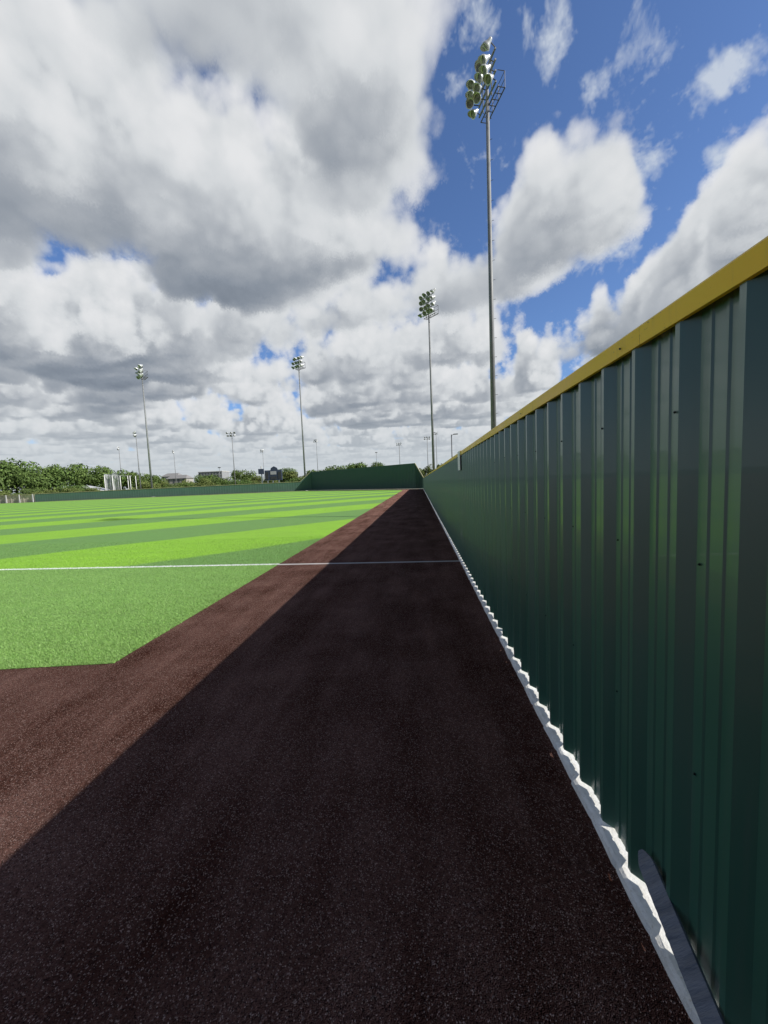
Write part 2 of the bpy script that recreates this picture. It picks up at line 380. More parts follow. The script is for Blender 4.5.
            # only look closer where the base is near the surface
            near_ = g[:,0] > -.13
            if near_.any():
                ii = np.nonzero(near_)[0]; gg = g[ii]; Q = P_[ii]
                lod = np.clip(3.2/tt[ii], .25, 1.)
                def dl(sc, off):
                    q = Q*np.float32(sc*nD)+off; qi = np.floor(q).astype(np.int32); u = q-qi; qi %= nD; q1 = (qi+1) % nD
                    x0, y0, z0 = qi.T; x1, y1, z1 = q1.T; a, b_, c_ = u[:,0], u[:,1], u[:,2]
                    F_ = D
                    return ((F_[x0,y0,z0]*(1-a)+F_[x1,y0,z0]*a)*(1-b_)+(F_[x0,y1,z0]*(1-a)+F_[x1,y1,z0]*a)*b_)*(1-c_)+((F_[x0,y0,z1]*(1-a)+F_[x1,y0,z1]*a)*(1-b_)+(F_[x0,y1,z1]*(1-a)+F_[x1,y1,z1]*a)*b_)*c_
                dd = dl(.75, 3.3)*.050+dl(2.6, 11.)*.022*lod
                de = np.clip((gg[:,0]+dd)*SHARP, 0, 1)
                pos = de > 0
                ii = ii[pos]; gg = gg[pos]; de = de[pos]; dd = dd[pos]
                a_ = 1-np.exp(-de*SIG*dt[alive[ii]])
                # light: sun through the cloud above, sky from overhead, ground from below
                curv = np.clip(gg[:,0]*7., 0, 1)
                sunl = np.exp(-gg[:,1]*KT)*.75+.25*np.exp(-gg[:,1]*KT*.25)
                sunl = sunl*np.clip(1.05-dd*-3.2, .6, 1.35)
                powder = 1-.35*np.exp(-curv*3.)*0
                zf = (Q[pos][:,2]-Z0)/(Z1-Z0)
                amb = .52*np.exp(-gg[:,2]*3.2)+.48*np.exp(-gg[:,2]*.9)
                lum = (SUNL*sunl*powder+AMB*amb*(.65+.5*zf)+.03)
                w_ = T[alive[ii]]*a_
                Cc[alive[ii]] += w_*lum; T[alive[ii]] *= 1-a_
            alive = alive[T[alive] > .02]
        return Cc, 1-T
    az = math.pi/2+(math.radians(AZ)-2*math.radians(AZ)*(np.arange(px1-px0)+.5)/(px1-px0))
    for r0 in range(py0, py1, 64):
        rr = np.arange(r0, min(py1, r0+64)); el = (rr+.5)/HH*PI-PI/2
        PHI, EL = np.meshgrid(az, el)
        c_, a_ = march(PHI.ravel(), EL.ravel())
        a_ = a_.reshape(PHI.shape); lum = c_.reshape(PHI.shape)/np.maximum(a_, 1e-3)
        # thin torn veils of high cloud over the blue
        vx, vy = PHI*1.5+EL*.5, EL*1.9-PHI*.3
        w0 = noise2(vx, vy, 2.2, 31, 3, .5)*.16
        vl = noise2(vx+w0*.3, vy, 3.2, 32, 4, .5)*.36+noise2(vx, vy+w0*.3, 9., 33, 6, .70)*.34
        bo = np.full(PHI.shape, -.56, np.float32)
        for bx, by, bz, br, wt in VEILS:
            q = np.clip(1-np.sqrt((np.cos(EL)*np.cos(PHI)-bx)**2+(np.cos(EL)*np.sin(PHI)-by)**2+(np.sin(EL)-bz)**2)/(br*1.5), 0, 1)
            bo += wt*q*q*(3-2*q)
        vl = np.clip((vl+bo)/1.1, 0, 1)*.85
        edge = np.clip((AZ-np.abs(np.degrees(PHI)-90))/20., 0, 1)*np.clip((ELMAX-np.degrees(EL))/12., 0, 1)
        at_ = a_+(1-a_)*vl
        rgb = (tone(lum)*a_[...,None]+np.array([.62,.68,.76])*((1-a_)*vl)[...,None])/np.maximum(at_, 1e-3)[...,None]
        blk = np.concatenate([rgb, (at_*edge)[...,None]], -1)
        img[rr[:,None], cols[None,:]] = blk
    return img

_cl = make_clouds(tuple(sd))
_cl[..., :3] *= _cl[..., 3:4]
def env_map(name, rgb):
    im = bpy.data.images.new(name, rgb.shape[1], rgb.shape[0], alpha=False, float_buffer=True)
    im.colorspace_settings.name = 'Non-Color'
    px = np.ones(rgb.shape[:2]+(4,), np.float32); px[..., :3] = rgb
    im.pixels.foreach_set(px.ravel()); im.update()
    nd = t.new('ShaderNodeTexEnvironment'); nd.image = im; t.put(nd.inputs[0], dn); return nd.outputs['Color']
clc = t.vm('SCALE', env_map('cloud_volume_light', _cl[..., :3]), scale=10.)
alpha = env_map('cloud_volume_cover', np.repeat(_cl[..., 3:4], 3, -1))
skyc = t.mix(1., sky.outputs[0], (.92,1.10,1.42), 'MULTIPLY')
skyc = t.mix(t.mr(sp.outputs[1], .15, -.45, 0., .75, smooth=True), skyc, (.42,.44,.47))
haze = t.mr(z, 0.02, .20, .92, 0., smooth=True)
fin = t.mix(haze, t.vm('ADD', t.vm('MULTIPLY', skyc, t.vm('SUBTRACT', (1,1,1), alpha)), clc), (5.7,6.2,6.6))
t.put(bg.inputs['Color'], fin)

# ------------------------------------------------------------------ ground
def sheet(name, pts, z_, m, kind='structure'):
    bm = bmesh.new(); bm.faces.new([bm.verts.new((x,y,z_)) for x, y in pts])
    return tag(obj(name, bm, m), kind=kind)
tag(sheet('ground', [(-2500,-2500),(2500,-2500),(2500,2500),(-2500,2500)], -.03, GROUND), 'rough green land running to the horizon beyond the walls', 'ground')
tag(sheet('warning_track', [(.83,-6),(.83,79.0),(-33.3,117.9),(-121.9,112),(-150,110),(-150,-60),(-20,-60),(.83,-60)], 0., TRACK), 'dark reddish brown rubber infill warning track along the green fence', 'warning track')
TF = [(-3.2,3.56),(-60,-3.4),(-150,-14),(-150,106),(-121.9,110.5),(-36.5,115.8),(-5.2,79.6),(-3.22,76)]
tag(sheet('turf', TF, .005, TURF), 'striped bright and dark green artificial outfield turf with white foul line', 'turf')
# turf fibres in the near part
n = 260000
yy = 3.3 + (rng.random(n)**1.5)*9.5; xx = -3.2 - (rng.random(n)**1.2)*(yy*1.35+1.)
keep = yy > 3.56 + (-3.2-xx)*-.1225 + rng.normal(0,.012,n)*0 
xx, yy = xx[keep], yy[keep]; n = len(xx)
xx = xx + rng.normal(0,.01,n)
h_ = rng.uniform(.012,.028,n); wd = rng.uniform(.0022,.0045,n); an = rng.random(n)*PI; lx = rng.normal(0,.012,n)-.004; ly = rng.normal(0,.012,n)
V = np.zeros((n,3,3)); 
V[:,0] = np.stack([xx-np.cos(an)*wd, yy-np.sin(an)*wd, np.full(n,.004)],1)
V[:,1] = np.stack([xx+np.cos(an)*wd, yy+np.sin(an)*wd, np.full(n,.004)],1)
V[:,2] = np.stack([xx+lx, yy+ly, .004+h_],1)
me = fast_mesh('turf_fibres', V.reshape(-1,3), 3, np.arange(n*3), BLADE)
o = bpy.data.objects.new('turf_fibres', me); C.objects.link(o)
tag(o, 'short green plastic grass fibres standing at the near edge of the turf', 'grass', kind='stuff')
# loose rubber granules on the near track
n = 45000
yy = .7 + (rng.random(n)**1.7)*9.; xx = .80 - rng.random(n)*(yy*1.5+1.0)
ok = (xx < .80) & ~((xx < -3.25) & (yy > 3.6+.1225*(3.2+xx)))
xx, yy = xx[ok], yy[ok]; n = len(xx)
r_ = rng.uniform(.0009,.0020,n)*(.8+yy*.16)
dirs = rng.normal(size=(n,4,3)); dirs /= np.linalg.norm(dirs,axis=2,keepdims=True)
V = np.stack([xx,yy,np.full(n,.0015)],1)[:,None,:] + dirs*r_[:,None,None]
V[:,:,2] = np.maximum(V[:,:,2], .0004)
F = np.array([0,1,2,0,2,3,0,3,1,1,3,2])
idx = (np.arange(n)[:,None]*4 + F[None,:]).ravel()
me = fast_mesh('rubber_granules', V.reshape(-1,3), 3, idx, GRANULE)
o = bpy.data.objects.new('rubber_granules', me); C.objects.link(o)
tag(o, 'loose pinkish brown rubber granules scattered over the near warning track', 'granules', kind='stuff')

# ------------------------------------------------------------------ near fence
SP = .25; XF = .872; XR = .836                       # panel flat and rib crest
Y0, Y1 = -1.5, 79.0
PROF = [(0,XF),(.024,XF),(.030,XF-.005),(.038,XF-.005),(.044,XF),(.088,XF),(.094,XF-.005),(.102,XF-.005),(.108,XF),(.142,XF),(.184,XR),(.206,XR),(.248,XF)]
PH = 1.111-.206                                      # so the crest edge falls where the photo shows a rib
def panel_piece(y0, y1, zb, zt, flip=False):
    bm = bmesh.new(); prev = None
    k = math.floor((y0-PH)/SP)-1; pts = []
    while PH+k*SP < y1+SP:
        # ribs widen slowly and irregularly: rolled sheet is never perfectly true
        for a, x in PROF:
            y = PH+k*SP+a
            if y0-1e-6 <= y <= y1+1e-6: pts.append((y, x))
        k += 1
    for y, x in pts:
        lo = bm.verts.new((x, y, zb)); mid = bm.verts.new((x, y, (zb+zt)/2)); hi = bm.verts.new((x, y, zt))
        if prev:
            bm.faces.new((prev[0], prev[1], mid, lo)); bm.faces.new((prev[1], prev[2], hi, mid))
        prev = (lo, mid, hi)
    return bm
fence = empty('metal_fence', (.87,0,0))
tag(fence, 'tall green ribbed sheet metal fence with yellow cap running away on the right', 'fence')
def fpart(name, bm, m, smooth=False):
    o = obj(name, bm, m, fence, smooth); o.matrix_parent_inverse = Matrix.Translation((-.87,0,0)); return o
y = PH-6*SP; i = 0
while y < Y1-.1:
    step = SP*4 if y < 12 else SP*12
    ye = min(y+step+.044, Y1)
    bm = panel_piece(y, ye, .0585+random.uniform(-.001,.001), 2.262)
    dx = (.0012 if i % 2 else -.0012)+random.uniform(-.0004,.0004)
    for v_ in bm.verts: v_.co.x += dx
    fpart('panel', bm, PANEL)
    y += step; i += 1
# folded cap: lip, top, back lip
CXo = .828
def cap_piece(y0, y1):
    bm = bmesh.new(); n_ = max(2, int((y1-y0)/.5)); prev = None
    for j in range(n_+1):
        yj = y0+(y1-y0)*j/n_; wv = .0025*math.sin(yj*2.1)+.0015*math.sin(yj*5.3)
        pr = [(CXo+.012,2.214),(CXo,2.216),(CXo,2.280),(CXo+.006,2.288),(.95,2.292),(.956,2.286),(.956,2.22)]
        r = [bm.verts.new((x+(wv if x < .85 else 0), yj, zz_+wv*.6)) for x, zz_ in pr]
        if prev:
            for q in range(len(r)-1): bm.faces.new((prev[q], r[q], r[q+1], prev[q+1]))
        prev = r
    return bm
y = -1.5
while y < Y1-.05:
    st = 3.05 if y < 30 else 6.1
    ye = min(y+st-.0015, Y1)
    fpart('cap', cap_piece(y, ye), CAP); y += st
# posts and rails on the far side
y = -.6
while y < Y1:
    bm = bmesh.new(); box(bm, .915, .965, y-.03, y+.03, .02, 2.2); fpart('post', bm, STEEL); y += 2.44 if y < 25 else 4.88
for zc in (.75, 1.45, 2.08):
    bm = bmesh.new(); box(bm, .878, .913, -1.5, Y1, zc-.03, zc+.03); fpart('rail', bm, STEEL)
def screw(x, y, z_):
    bm = bmesh.new()
    lathe(bm, [(.0048,0),(.0048,.0010),(.0034,.0013),(.0032,.004),(.0016,.0048)], Matrix.Translation((x,y,z_)) @ Matrix.Rotation(-PI/2,4,'Y'), 8)
    fpart('screw', bm, SCREW, False)
for k in range(0, 16):
    ys = PH+k*SP
    if k % 2 == 1:
        for zc in (1.93, 1.45, .75): screw(XR-.002, ys+.196, zc+random.uniform(-.02,.02)) if k % 4 == 0 or zc > 1.5 else screw(XF-.002, ys+.125, zc)
for ys in (1.68, 3.2, 5.1, 7.0): screw(CXo-.003, ys, 2.245)

# ------------------------------------------------------------------ kerb under the fence
def kerb_mesh():
    bm = bmesh.new(); ys = []; y = -1.5
    k0 = -10
    while PH+k0*SP < Y1+.6:
        for fr in (.0, .10, .52, .93): ys.append((PH+(k0+fr)*SP, k0, fr))
        k0 += 1
    rows = []
    for y, kk, fr in ys:
        rr = random.Random(kk*13+5); a1 = rr.uniform(-.004,.002); a2 = rr.uniform(-.003,.002); tl = rr.uniform(-.009,.007)
        rf = random.Random(int(y*1000)); j = rf.uniform(-.002,.002)
        st = (.009, -.001, .0, .002)[(.0, .10, .52, .93).index(fr)]
        xe = .807+a1+tl*(fr-.5)+st*.6+j
        zt = .040+a2+max(0,st)*.4+rf.uniform(-.001,.001)
        xs = [(xe-.003,-.02),(xe,zt*.30),(xe+.003,zt*.80),(xe+.014+st*.6+rf.uniform(0,.006),zt),(.862,zt+.002),(.90,zt+.003),(1.05,.04),(1.06,-.02)]
        rows.append([bm.verts.new((x, y, z_)) for x, z_ in xs])
    for p_, q_ in zip(rows, rows[1:]):
        for i in range(len(p_)-1): bm.faces.new((p_[i], q_[i], q_[i+1], p_[i+1]))
    return bm
tag(obj('concrete_kerb', kerb_mesh(), KERB), 'pale rough concrete kerb glowing in sunlight beneath the ribbed green fence', 'kerb')

# grey slat leaning in the foot of the fence
def slat():
    bm = bmesh.new()
    L = .60; n_ = 40; rows = []
    for j in range(n_+1):
        s_ = j/n_; y_ = s_*L
        hw = .034*(1-max(0,(s_-.90)/.10)**2.0*.7) 
        rg = .0012*math.sin(j*2.4)
        rows.append([bm.verts.new(c) for c in ((-.006,y_,-hw),(.006,y_,-hw),(.006+rg,y_,hw),(-.006+rg,y_,hw))])
    for a, b in zip(rows, rows[1:]):
        for i in range(4): bm.faces.new((a[i], a[(i+1)%4], b[(i+1)%4], b[i]))
    bm.faces.new(rows[0][::-1]); bm.faces.new(rows[-1])
    return bm
so_ = obj('grey_slat', slat(), BOARD)
tag(so_, 'grey weathered slat with rounded tip leaning against the foot of the green fence', 'slat')
a_, b_ = Vector((.796,.93,.078)), Vector((.826,1.43,.222))
dr = (b_-a_).normalized(); xax = Vector((-.80,.05,.60)); xax = (xax-dr*xax.dot(dr)).normalized(); zax = xax.cross(dr)
so_.matrix_world = Matrix.Translation(a_) @ Matrix((xax, dr, zax)).transposed().to_4x4()

# white marker plate folded over the fence at the foul line
mk = empty('foul_line_marker', (.83,7.95,1.95)); tag(mk, 'white metal foul line marker hung over the yellow cap of the green fence', 'marker')
def cpart(parent, name, bm, m, smooth=False):
    o = obj(name, bm, m, parent, smooth); o.matrix_parent_inverse = Matrix.LocRotScale(parent.location, parent.rotation_euler, parent.scale).inverted(); return o
bm = bmesh.new(); box(bm, .812,.824, 7.74,8.14, 1.92,2.30); cpart(mk, 'face_plate', bm, WHITE)
bm = bmesh.new(); box(bm, .824,.962, 7.74,8.14, 2.296,2.304); cpart(mk, 'top_plate', bm, WHITE)

# ------------------------------------------------------------------ far walls
def ribbed(bm, a, b, za, zb_, rib=.5, dpt=.05, z0=.12):
    """ribbed wall from a to b, top heights za -> zb_"""
    a, b = Vector(a), Vector(b); L = (b-a).length; u = (b-a)/L; nrm = Vector((u.y, -u.x)); 
    if nrm.dot(Vector((0,0))-a) < 0: nrm = -nrm
    prev = None; k = int(L/rib)
    for i in range(k):
        for fr, o_ in ((0,0),(.55,0),(.66,1),(.84,1),(.95,0)):
            s_ = (i+fr)*rib; q = a+u*s_+nrm*dpt*o_; zt = za+(zb_-za)*s_/L
            lo = bm.verts.new((q.x,q.y,z0)); hi = bm.verts.new((q.x,q.y,zt))
            if prev: bm.faces.new((prev[0], lo, hi, prev[1]))
            prev = (lo, hi)
    q = b; lo = bm.verts.new((q.x,q.y,z0)); hi = bm.verts.new((q.x,q.y,zb_)); bm.faces.new((prev[0], lo, hi, prev[1]))
def bar(bm, a, b, w_, h1):
    a, b = Vector(a), Vector(b); d_ = b-a; u = d_.normalized(); s_ = Vector((-u.y,u.x,0)).normalized()*w_; up = s_.cross(u).normalized()*h1
    if up.z < 0: up = -up
    A_ = [a-s_-up, a+s_-up, a+s_+up, a-s_+up]; B_ = [q+d_ for q in A_]
    va = [bm.verts.new(q) for q in A_]; vb = [bm.verts.new(q) for q in B_]
    for i in range(4): bm.faces.new((va[i], va[(i+1)%4], vb[(i+1)%4], vb[i]))
    bm.faces.new(va[::-1]); bm.faces.new(vb)
K1 = (.9,79.3); K2 = (-.75,79.95); K3 = (-33.5,118.0); K4 = (-37.0,117.75); K5 = (-122.2,112.3)
tw = empty('batters_eye_wall', (-17,99,0)); tag(tw, 'tallest dark green wall closing the far end of the track with sloping ends', 'wall')
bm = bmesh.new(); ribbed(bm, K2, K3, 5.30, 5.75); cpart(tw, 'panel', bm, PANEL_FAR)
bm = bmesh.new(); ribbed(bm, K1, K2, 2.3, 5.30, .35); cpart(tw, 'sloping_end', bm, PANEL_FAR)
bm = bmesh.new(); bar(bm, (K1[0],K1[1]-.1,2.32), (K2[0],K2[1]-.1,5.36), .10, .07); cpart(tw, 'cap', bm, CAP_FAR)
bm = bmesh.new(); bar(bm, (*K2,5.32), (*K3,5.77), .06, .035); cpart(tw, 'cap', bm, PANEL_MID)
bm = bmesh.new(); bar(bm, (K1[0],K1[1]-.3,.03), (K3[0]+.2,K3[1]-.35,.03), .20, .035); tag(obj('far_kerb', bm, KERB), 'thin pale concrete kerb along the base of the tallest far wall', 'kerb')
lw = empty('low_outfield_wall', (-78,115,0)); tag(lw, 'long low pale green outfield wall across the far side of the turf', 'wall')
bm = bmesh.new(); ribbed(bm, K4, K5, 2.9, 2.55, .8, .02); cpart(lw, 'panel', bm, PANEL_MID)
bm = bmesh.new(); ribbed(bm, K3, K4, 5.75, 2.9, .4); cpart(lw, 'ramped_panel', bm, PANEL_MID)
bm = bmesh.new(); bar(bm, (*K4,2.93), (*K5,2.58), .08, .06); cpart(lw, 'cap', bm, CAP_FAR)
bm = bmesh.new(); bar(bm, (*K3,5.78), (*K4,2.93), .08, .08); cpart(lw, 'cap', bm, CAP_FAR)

# pale block wall beyond the left end of the low wall
def m_block(t, b):
    pos = t.new('ShaderNodeTexCoord').outputs['Object']
    br = t.new('ShaderNodeTexBrick'); 
    t.put(br.inputs['Vector'], t.vm('MULTIPLY', t.new('ShaderNodeTexCoord').outputs['Object'], (1,1,1)))
    n_ = t.noise(pos, .9, 5, .7)
    t.put(b.inputs['Base Color'], t.mix(t.mr(n_,.35,.62), (.80,.74,.60), (.48,.44,.34)))
BLOCK = mat('sandy_block', (.45,.42,.33), .9, build=m_block)
bw = empty('block_wall', (-135,112.6,0)); tag(bw, 'sandy block wall with pale posts at the left end of the green wall', 'wall')
bm = bmesh.new(); ribbed(bm, (-122.5,112.6), (-175,116), 2.5, 2.5, 1.6, .05, 0.); cpart(bw, 'blockwork', bm, BLOCK)
bm = bmesh.new(); bar(bm, (-122.5,112.5,2.55), (-175,115.9,2.55), .15, .08); cpart(bw, 'coping', bm, CAP_FAR)
for k in range(7):
    bm = bmesh.new(); x_ = -123-k*5.1; y_ = 112.3+k*.33; box(bm, x_-.15,x_+.15,y_-.08,y_+.15,0,2.6); cpart(bw, 'post', bm, WHITE_DULL)

# ------------------------------------------------------------------ floodlight poles
def floodlight_pole(name, x, y, H, r, label, cat='light pole', group=None, rot=0., s=1., tiers=3, cols=4, lean=(0,0), platform=True, detail=True, off=.24, wid=.92):
    """H pole height, s scale of the lamp rack; rack faces local -X"""
    root = empty(name, (x,y,0), rot); tag(root, label, cat, group)
    def P(nm, bm, m, sm=False, par=None):
        return obj(nm, bm, m, par or root, sm)
    bm = bmesh.new()
    tube(bm, (0,0,0), (0,0,H), r, r*.55, 16 if detail else 8)
    P('shaft', bm, STEEL, True)
    if detail:
        bm = bmesh.new(); lathe(bm, [(r*1.9,0),(r*1.9,.12),(r*1.25,.13),(r*1.2,1.2),(r*1.02,1.22)], Matrix.Identity(4), 16); P('base', bm, KERB)
        zz_ = 3.
        k = 0
        while zz_ < H-.3 and y < 30:
            sy = 1 if k % 2 else -1
            rr = r*(1-.45*zz_/H)
            bm = bmesh.new(); tube(bm, (rr*.7, sy*rr*.6, zz_), (rr*.9+.07, sy*(rr*.6+.06), zz_), .009, n=5); zz_ += .42; k += 1
            P('climbing_peg', bm, STEEL_DARK)
    W_ = wid*s
    th = (.56 if detail and y < 30 else .62)*s
    if platform:
        bm = bmesh.new(); z0 = H-.12
        for xx_ in (.10*s, .52*s): tube(bm, (xx_,-W_,z0), (xx_,W_,z0), .035*s, n=6)
        for j in range(7): 
            yy_ = -W_+2*W_*j/6; tube(bm, (.10*s,yy_,z0), (.52*s,yy_,z0), .022*s, n=5)
        P('platform', bm, STEEL_DARK)
        bm = bmesh.new()
        for yy_ in (-W_, -W_/3, W_/3, W_): tube(bm, (.52*s,yy_,z0), (.52*s,yy_,z0+.85*s), .018*s, n=5)
        for hz in (.45,.85): tube(bm, (.52*s,-W_,z0+hz*s), (.52*s,W_,z0+hz*s), .018*s, n=5)
        tube(bm, (.10*s,-W_,z0+.85*s), (.52*s,-W_,z0+.85*s), .018*s, n=5)
        P('guard_rail', bm, STEEL_DARK)
    bm = bmesh.new(); tube(bm, (0,0,H-.2), (0,0,H+th*(tiers-1)+.25*s), r*.5, r*.42, 10)
    tube(bm, (.0,-W_*.5,H-.1), (.0,-W_*.5,H+th*(tiers-1)), .03*s, n=6); tube(bm, (.0,W_*.5,H-.1), (.0,W_*.5,H+th*(tiers-1)), .03*s, n=6)
    P('mast_frame', bm, STEEL)
    for ti in range(tiers):
        zt = H+.10*s+th*ti
        bm = bmesh.new(); box(bm, -.05*s,.03*s,-W_,W_,zt-.04*s,zt+.04*s); P('crossarm', bm, STEEL)
        nc = cols; rr0 = random.Random(ti+int(y))
        for ci in range(nc):
            yc = -W_*.92+2*W_*.92*(ci+.0)/(nc-1) + rr0.uniform(-.12,.12)*s
            rr = random.Random(ti*10+ci+int(abs(x)*7)); 
            tilt = math.radians(rr.uniform(18,44)); yw = math.radians(rr.uniform(-38,38)+ (yc/W_)*18)
            M = Matrix.Translation((-(off+rr.uniform(-.08,.16))*s, yc, zt+.06*s)) @ Matrix.Rotation(yw,4,'Z') @ Matrix.Rotation(-PI/2-tilt,4,'Y')
            q = .23*s; sg = 18 if detail else 10
            bm = bmesh.new(); lathe(bm, [(q*.30,-.34*s),(q*.42,-.30*s),(q*.55,-.16*s),(q*.9,-.03*s),(q*1.06,.05*s),(q*1.06,.085*s),(q*.90,.085*s),(q*.86,.055*s)], M, sg, cap1=True)
            # peaked visor over the upper half of the rim
            if detail:
                vis = []
                for a in range(11):
                    an_ = PI*a/10 - PI/2
                    # local -x is up after the rotation
                    vis.append((bm.verts.new(M @ Vector((q*1.07*math.cos(an_), q*1.07*math.sin(an_), .05*s))), bm.verts.new(M @ Vector((q*1.07*math.cos(an_), q*1.07*math.sin(an_), (.05+.22*math.cos(an_)**.8 if abs(math.cos(an_))>1e-3 else .05)*s)))))
                for p1, p2 in zip(vis, vis[1:]): bm.faces.new((p1[0], p2[0], p2[1], p1[1]))
            hd = P('floodlight', bm, LAMP_HOUSING, True)
            bm = bmesh.new(); lathe(bm, [(q*.84,.058*s),(q*.6,.068*s),(q*.3,.078*s),(q*.05,.080*s)], M, sg, cap0=False); P('lens', bm, LENS, True, hd)
            if detail:
                bm = bmesh.new(); tube(bm, (-.02*s,yc,zt+.03*s), tuple(M @ Vector((0,0,-.2*s))), .028*s, n=6); P('bracket', bm, STEEL_DARK, False, hd)
    return root
floodlight_pole('floodlight_pole', 3.52, 18.45, 18.0, .135, 'tall grey floodlight pole closest beyond the green fence, with lamp rack and platform', s=.75, tiers=4, cols=3, off=.46, wid=1.08, rot=math.radians(16))
floodlight_pole('floodlight_pole', 1.78, 46., 20.6, .165, 'grey floodlight pole beyond the far end of the right fence, second tallest in view', s=1.05, tiers=4, cols=4, rot=math.radians(42))
floodlight_pole('floodlight_pole', -36.3, 121.2, 38.5, .30, 'grey floodlight pole rising behind the ramp where the low and tallest green walls meet', s=2.0, tiers=3, cols=4, rot=math.radians(60), detail=True)
floodlight_pole('floodlight_pole', -87.9, 120.0, 38.6, .32, 'grey floodlight pole standing behind the low green wall beside the white netted cage', s=2.25, tiers=3, cols=4, rot=math.radians(50), detail=True)
for (x_, y_, H_, s_, r_, lb) in (
    (-163.8,200,25.5,1.6,.22,'faint distant floodlight pole farthest left, rising over the white netted cage'),
    (-114.8,150,24.6,1.9,.24,'distant floodlight pole with pale lamps just left of the tall pole by the netted cage'),
    (-145.3,220,24.2,1.6,.22,'faint distant floodlight pole standing before the pale hillside buildings'),
    (-83.8,170,25.2,2.0,.26,'distant floodlight pole midway along the low green wall'),
    (-123.3,300,29.5,2.2,.25,'faint distant floodlight pole over the left edge of the scoreboard'),
    (-87.2,330,38.5,2.4,.30,'faint distant floodlight pole just right of the pole behind the wall ramp'),
    (-9.5,200,20.2,1.3,.24,'distant floodlight pole seen over the tallest green wall, left of its sloping end'),
    (5.6,230,25.5,1.7,.26,'faint distant floodlight pole touching the left side of the second tallest pole'),
    (8.5,180,22.4,1.2,.17,'slim distant floodlight pole just right of the second tallest pole')):
    floodlight_pole('distant_floodlight_pole', x_, y_, H_, r_, lb, s=s_, tiers=2, cols=3, rot=random.uniform(.6,1.9), detail=False, platform=False, group='distant floodlight poles beyond the walls')
# short car park lamp beyond the fence
lp = empty('street_lamp', (5.15,60,0)); tag(lp, 'short dark street lamp with one arm seen just above the green fence', 'street lamp')
bm = bmesh.new(); tube(bm, (0,0,0), (0,0,8.5), .10, .07, 8); obj('pole', bm, STEEL_DARK, lp, True)
bm = bmesh.new(); tube(bm, (0,0,8.4), (.5,0,8.55), .04, n=6); obj('arm', bm, STEEL_DARK, lp)
bm = bmesh.new(); box(bm, .3,.95,-.14,.14,8.48,8.60); obj('lamp_head', bm, STEEL_DARK, lp)
for (x_, y_, H_, lb) in ((-35.5,330,27.5,'slender distant mast showing above the middle of the tallest green wall'),(-139,260,17.,'slender pale distant mast before the flat grey building')):
    m_ = empty('distant_mast', (x_,y_,0)); tag(m_, lb, 'mast', 'slender distant masts')
    bm = bmesh.new(); tube(bm, (0,0,0), (0,0,H_), .25, .15, 8); obj('pole', bm, STEEL, m_, True)
    bm = bmesh.new(); box(bm, -1.0,1.0,-.2,.2,H_-.7,H_-.1); obj('head', bm, STEEL, m_)

# ------------------------------------------------------------------ things beyond the wall
cg = empty('batting_cage', (-124,150,0)); tag(cg, 'tall white netted batting cage with pale poles behind the low green wall', 'batting cage')
def m_net(t, b):
    pos = t.new('ShaderNodeTexCoord').outputs['Object']
    wv = t.noise(t.vm('MULTIPLY', pos, (1.,1.,.25)), 1.2, 4, .6)
    t.put(b.inputs['Base Color'], t.mix(t.mr(wv,.3,.7), (.34,.37,.40), (.58,.60,.62)))
    t.put(b.inputs['Alpha'], t.mr(wv,.3,.7,.45,.85))
NET = mat('white_netting', (.5,.52,.54), .8, build=m_net)
for k in range(8):
    xk = -130.5+k*1.75 + (.9 if k > 4 else 0)
    bm = bmesh.new(); tube(bm, (xk,150+.9*(k%2),0), (xk,150+.9*(k%2),9.4-(k*.12)), .13, .12, 8); cpart(cg, 'pole', bm, WHITE, True)
    if k < 4:
        bm = bmesh.new()
        pr = None
        for j in range(7):
            f = j/6; dx = 1.75*f; sag = .35*math.sin(PI*f)
            a = bm.verts.new((xk+dx, 150+.9*(k%2)*(1-f)+.9*((k+1)%2)*f+sag, .1)); c_ = bm.verts.new((xk+dx, 150+.9*(k%2)*(1-f)+.9*((k+1)%2)*f+sag*.6, 10.0-.25*math.sin(PI*f)))
            if pr: bm.faces.new((pr[0], a, c_, pr[1]))
            pr = (a, c_)
        cpart(cg, 'net_panel', bm, NET)
bm = bmesh.new(); tube(bm, (-130.5,150,9.2), (-118.6,150.4,8.6), .07, n=6); cpart(cg, 'top_rail', bm, WHITE)
# bleacher with white sloping roof
bl = empty('bleacher', (-138,150,0)); tag(bl, 'low white roofed bleacher sloping down behind the left part of the green wall', 'bleacher')
bm = bmesh.new()
for (x0,x1,z0,z1) in ((-141.5,-131.2,5.1,3.0),):
    vs = [bm.verts.new(q) for q in ((x0,149,z0),(x1,149,z1),(x1,153,z1+.6),(x0,153,z0+.6),(x0,149,z0-.3),(x1,149,z1-.3),(x1,153,z1+.3),(x0,153,z0+.3))]
    for f in ((0,1,2,3),(7,6,5,4),(0,4,5,1),(1,5,6,2),(2,6,7,3),(3,7,4,0)): bm.faces.new([vs[i] for i in f])
cpart(bl, 'roof', bm, WHITE_DULL)
bm = bmesh.new(); box(bm, -141.3,-131.4,149.4,152.6,0,2.9); cpart(bl, 'seating', bm, WHITE_DULL)
for k in range(4):
    bm = bmesh.new(); xk = -142+k*3.5; tube(bm, (xk,149.2,0), (xk,149.2,4.6-k*.6), .12, n=6); cpart(bl, 'post', bm, STEEL_DARK)
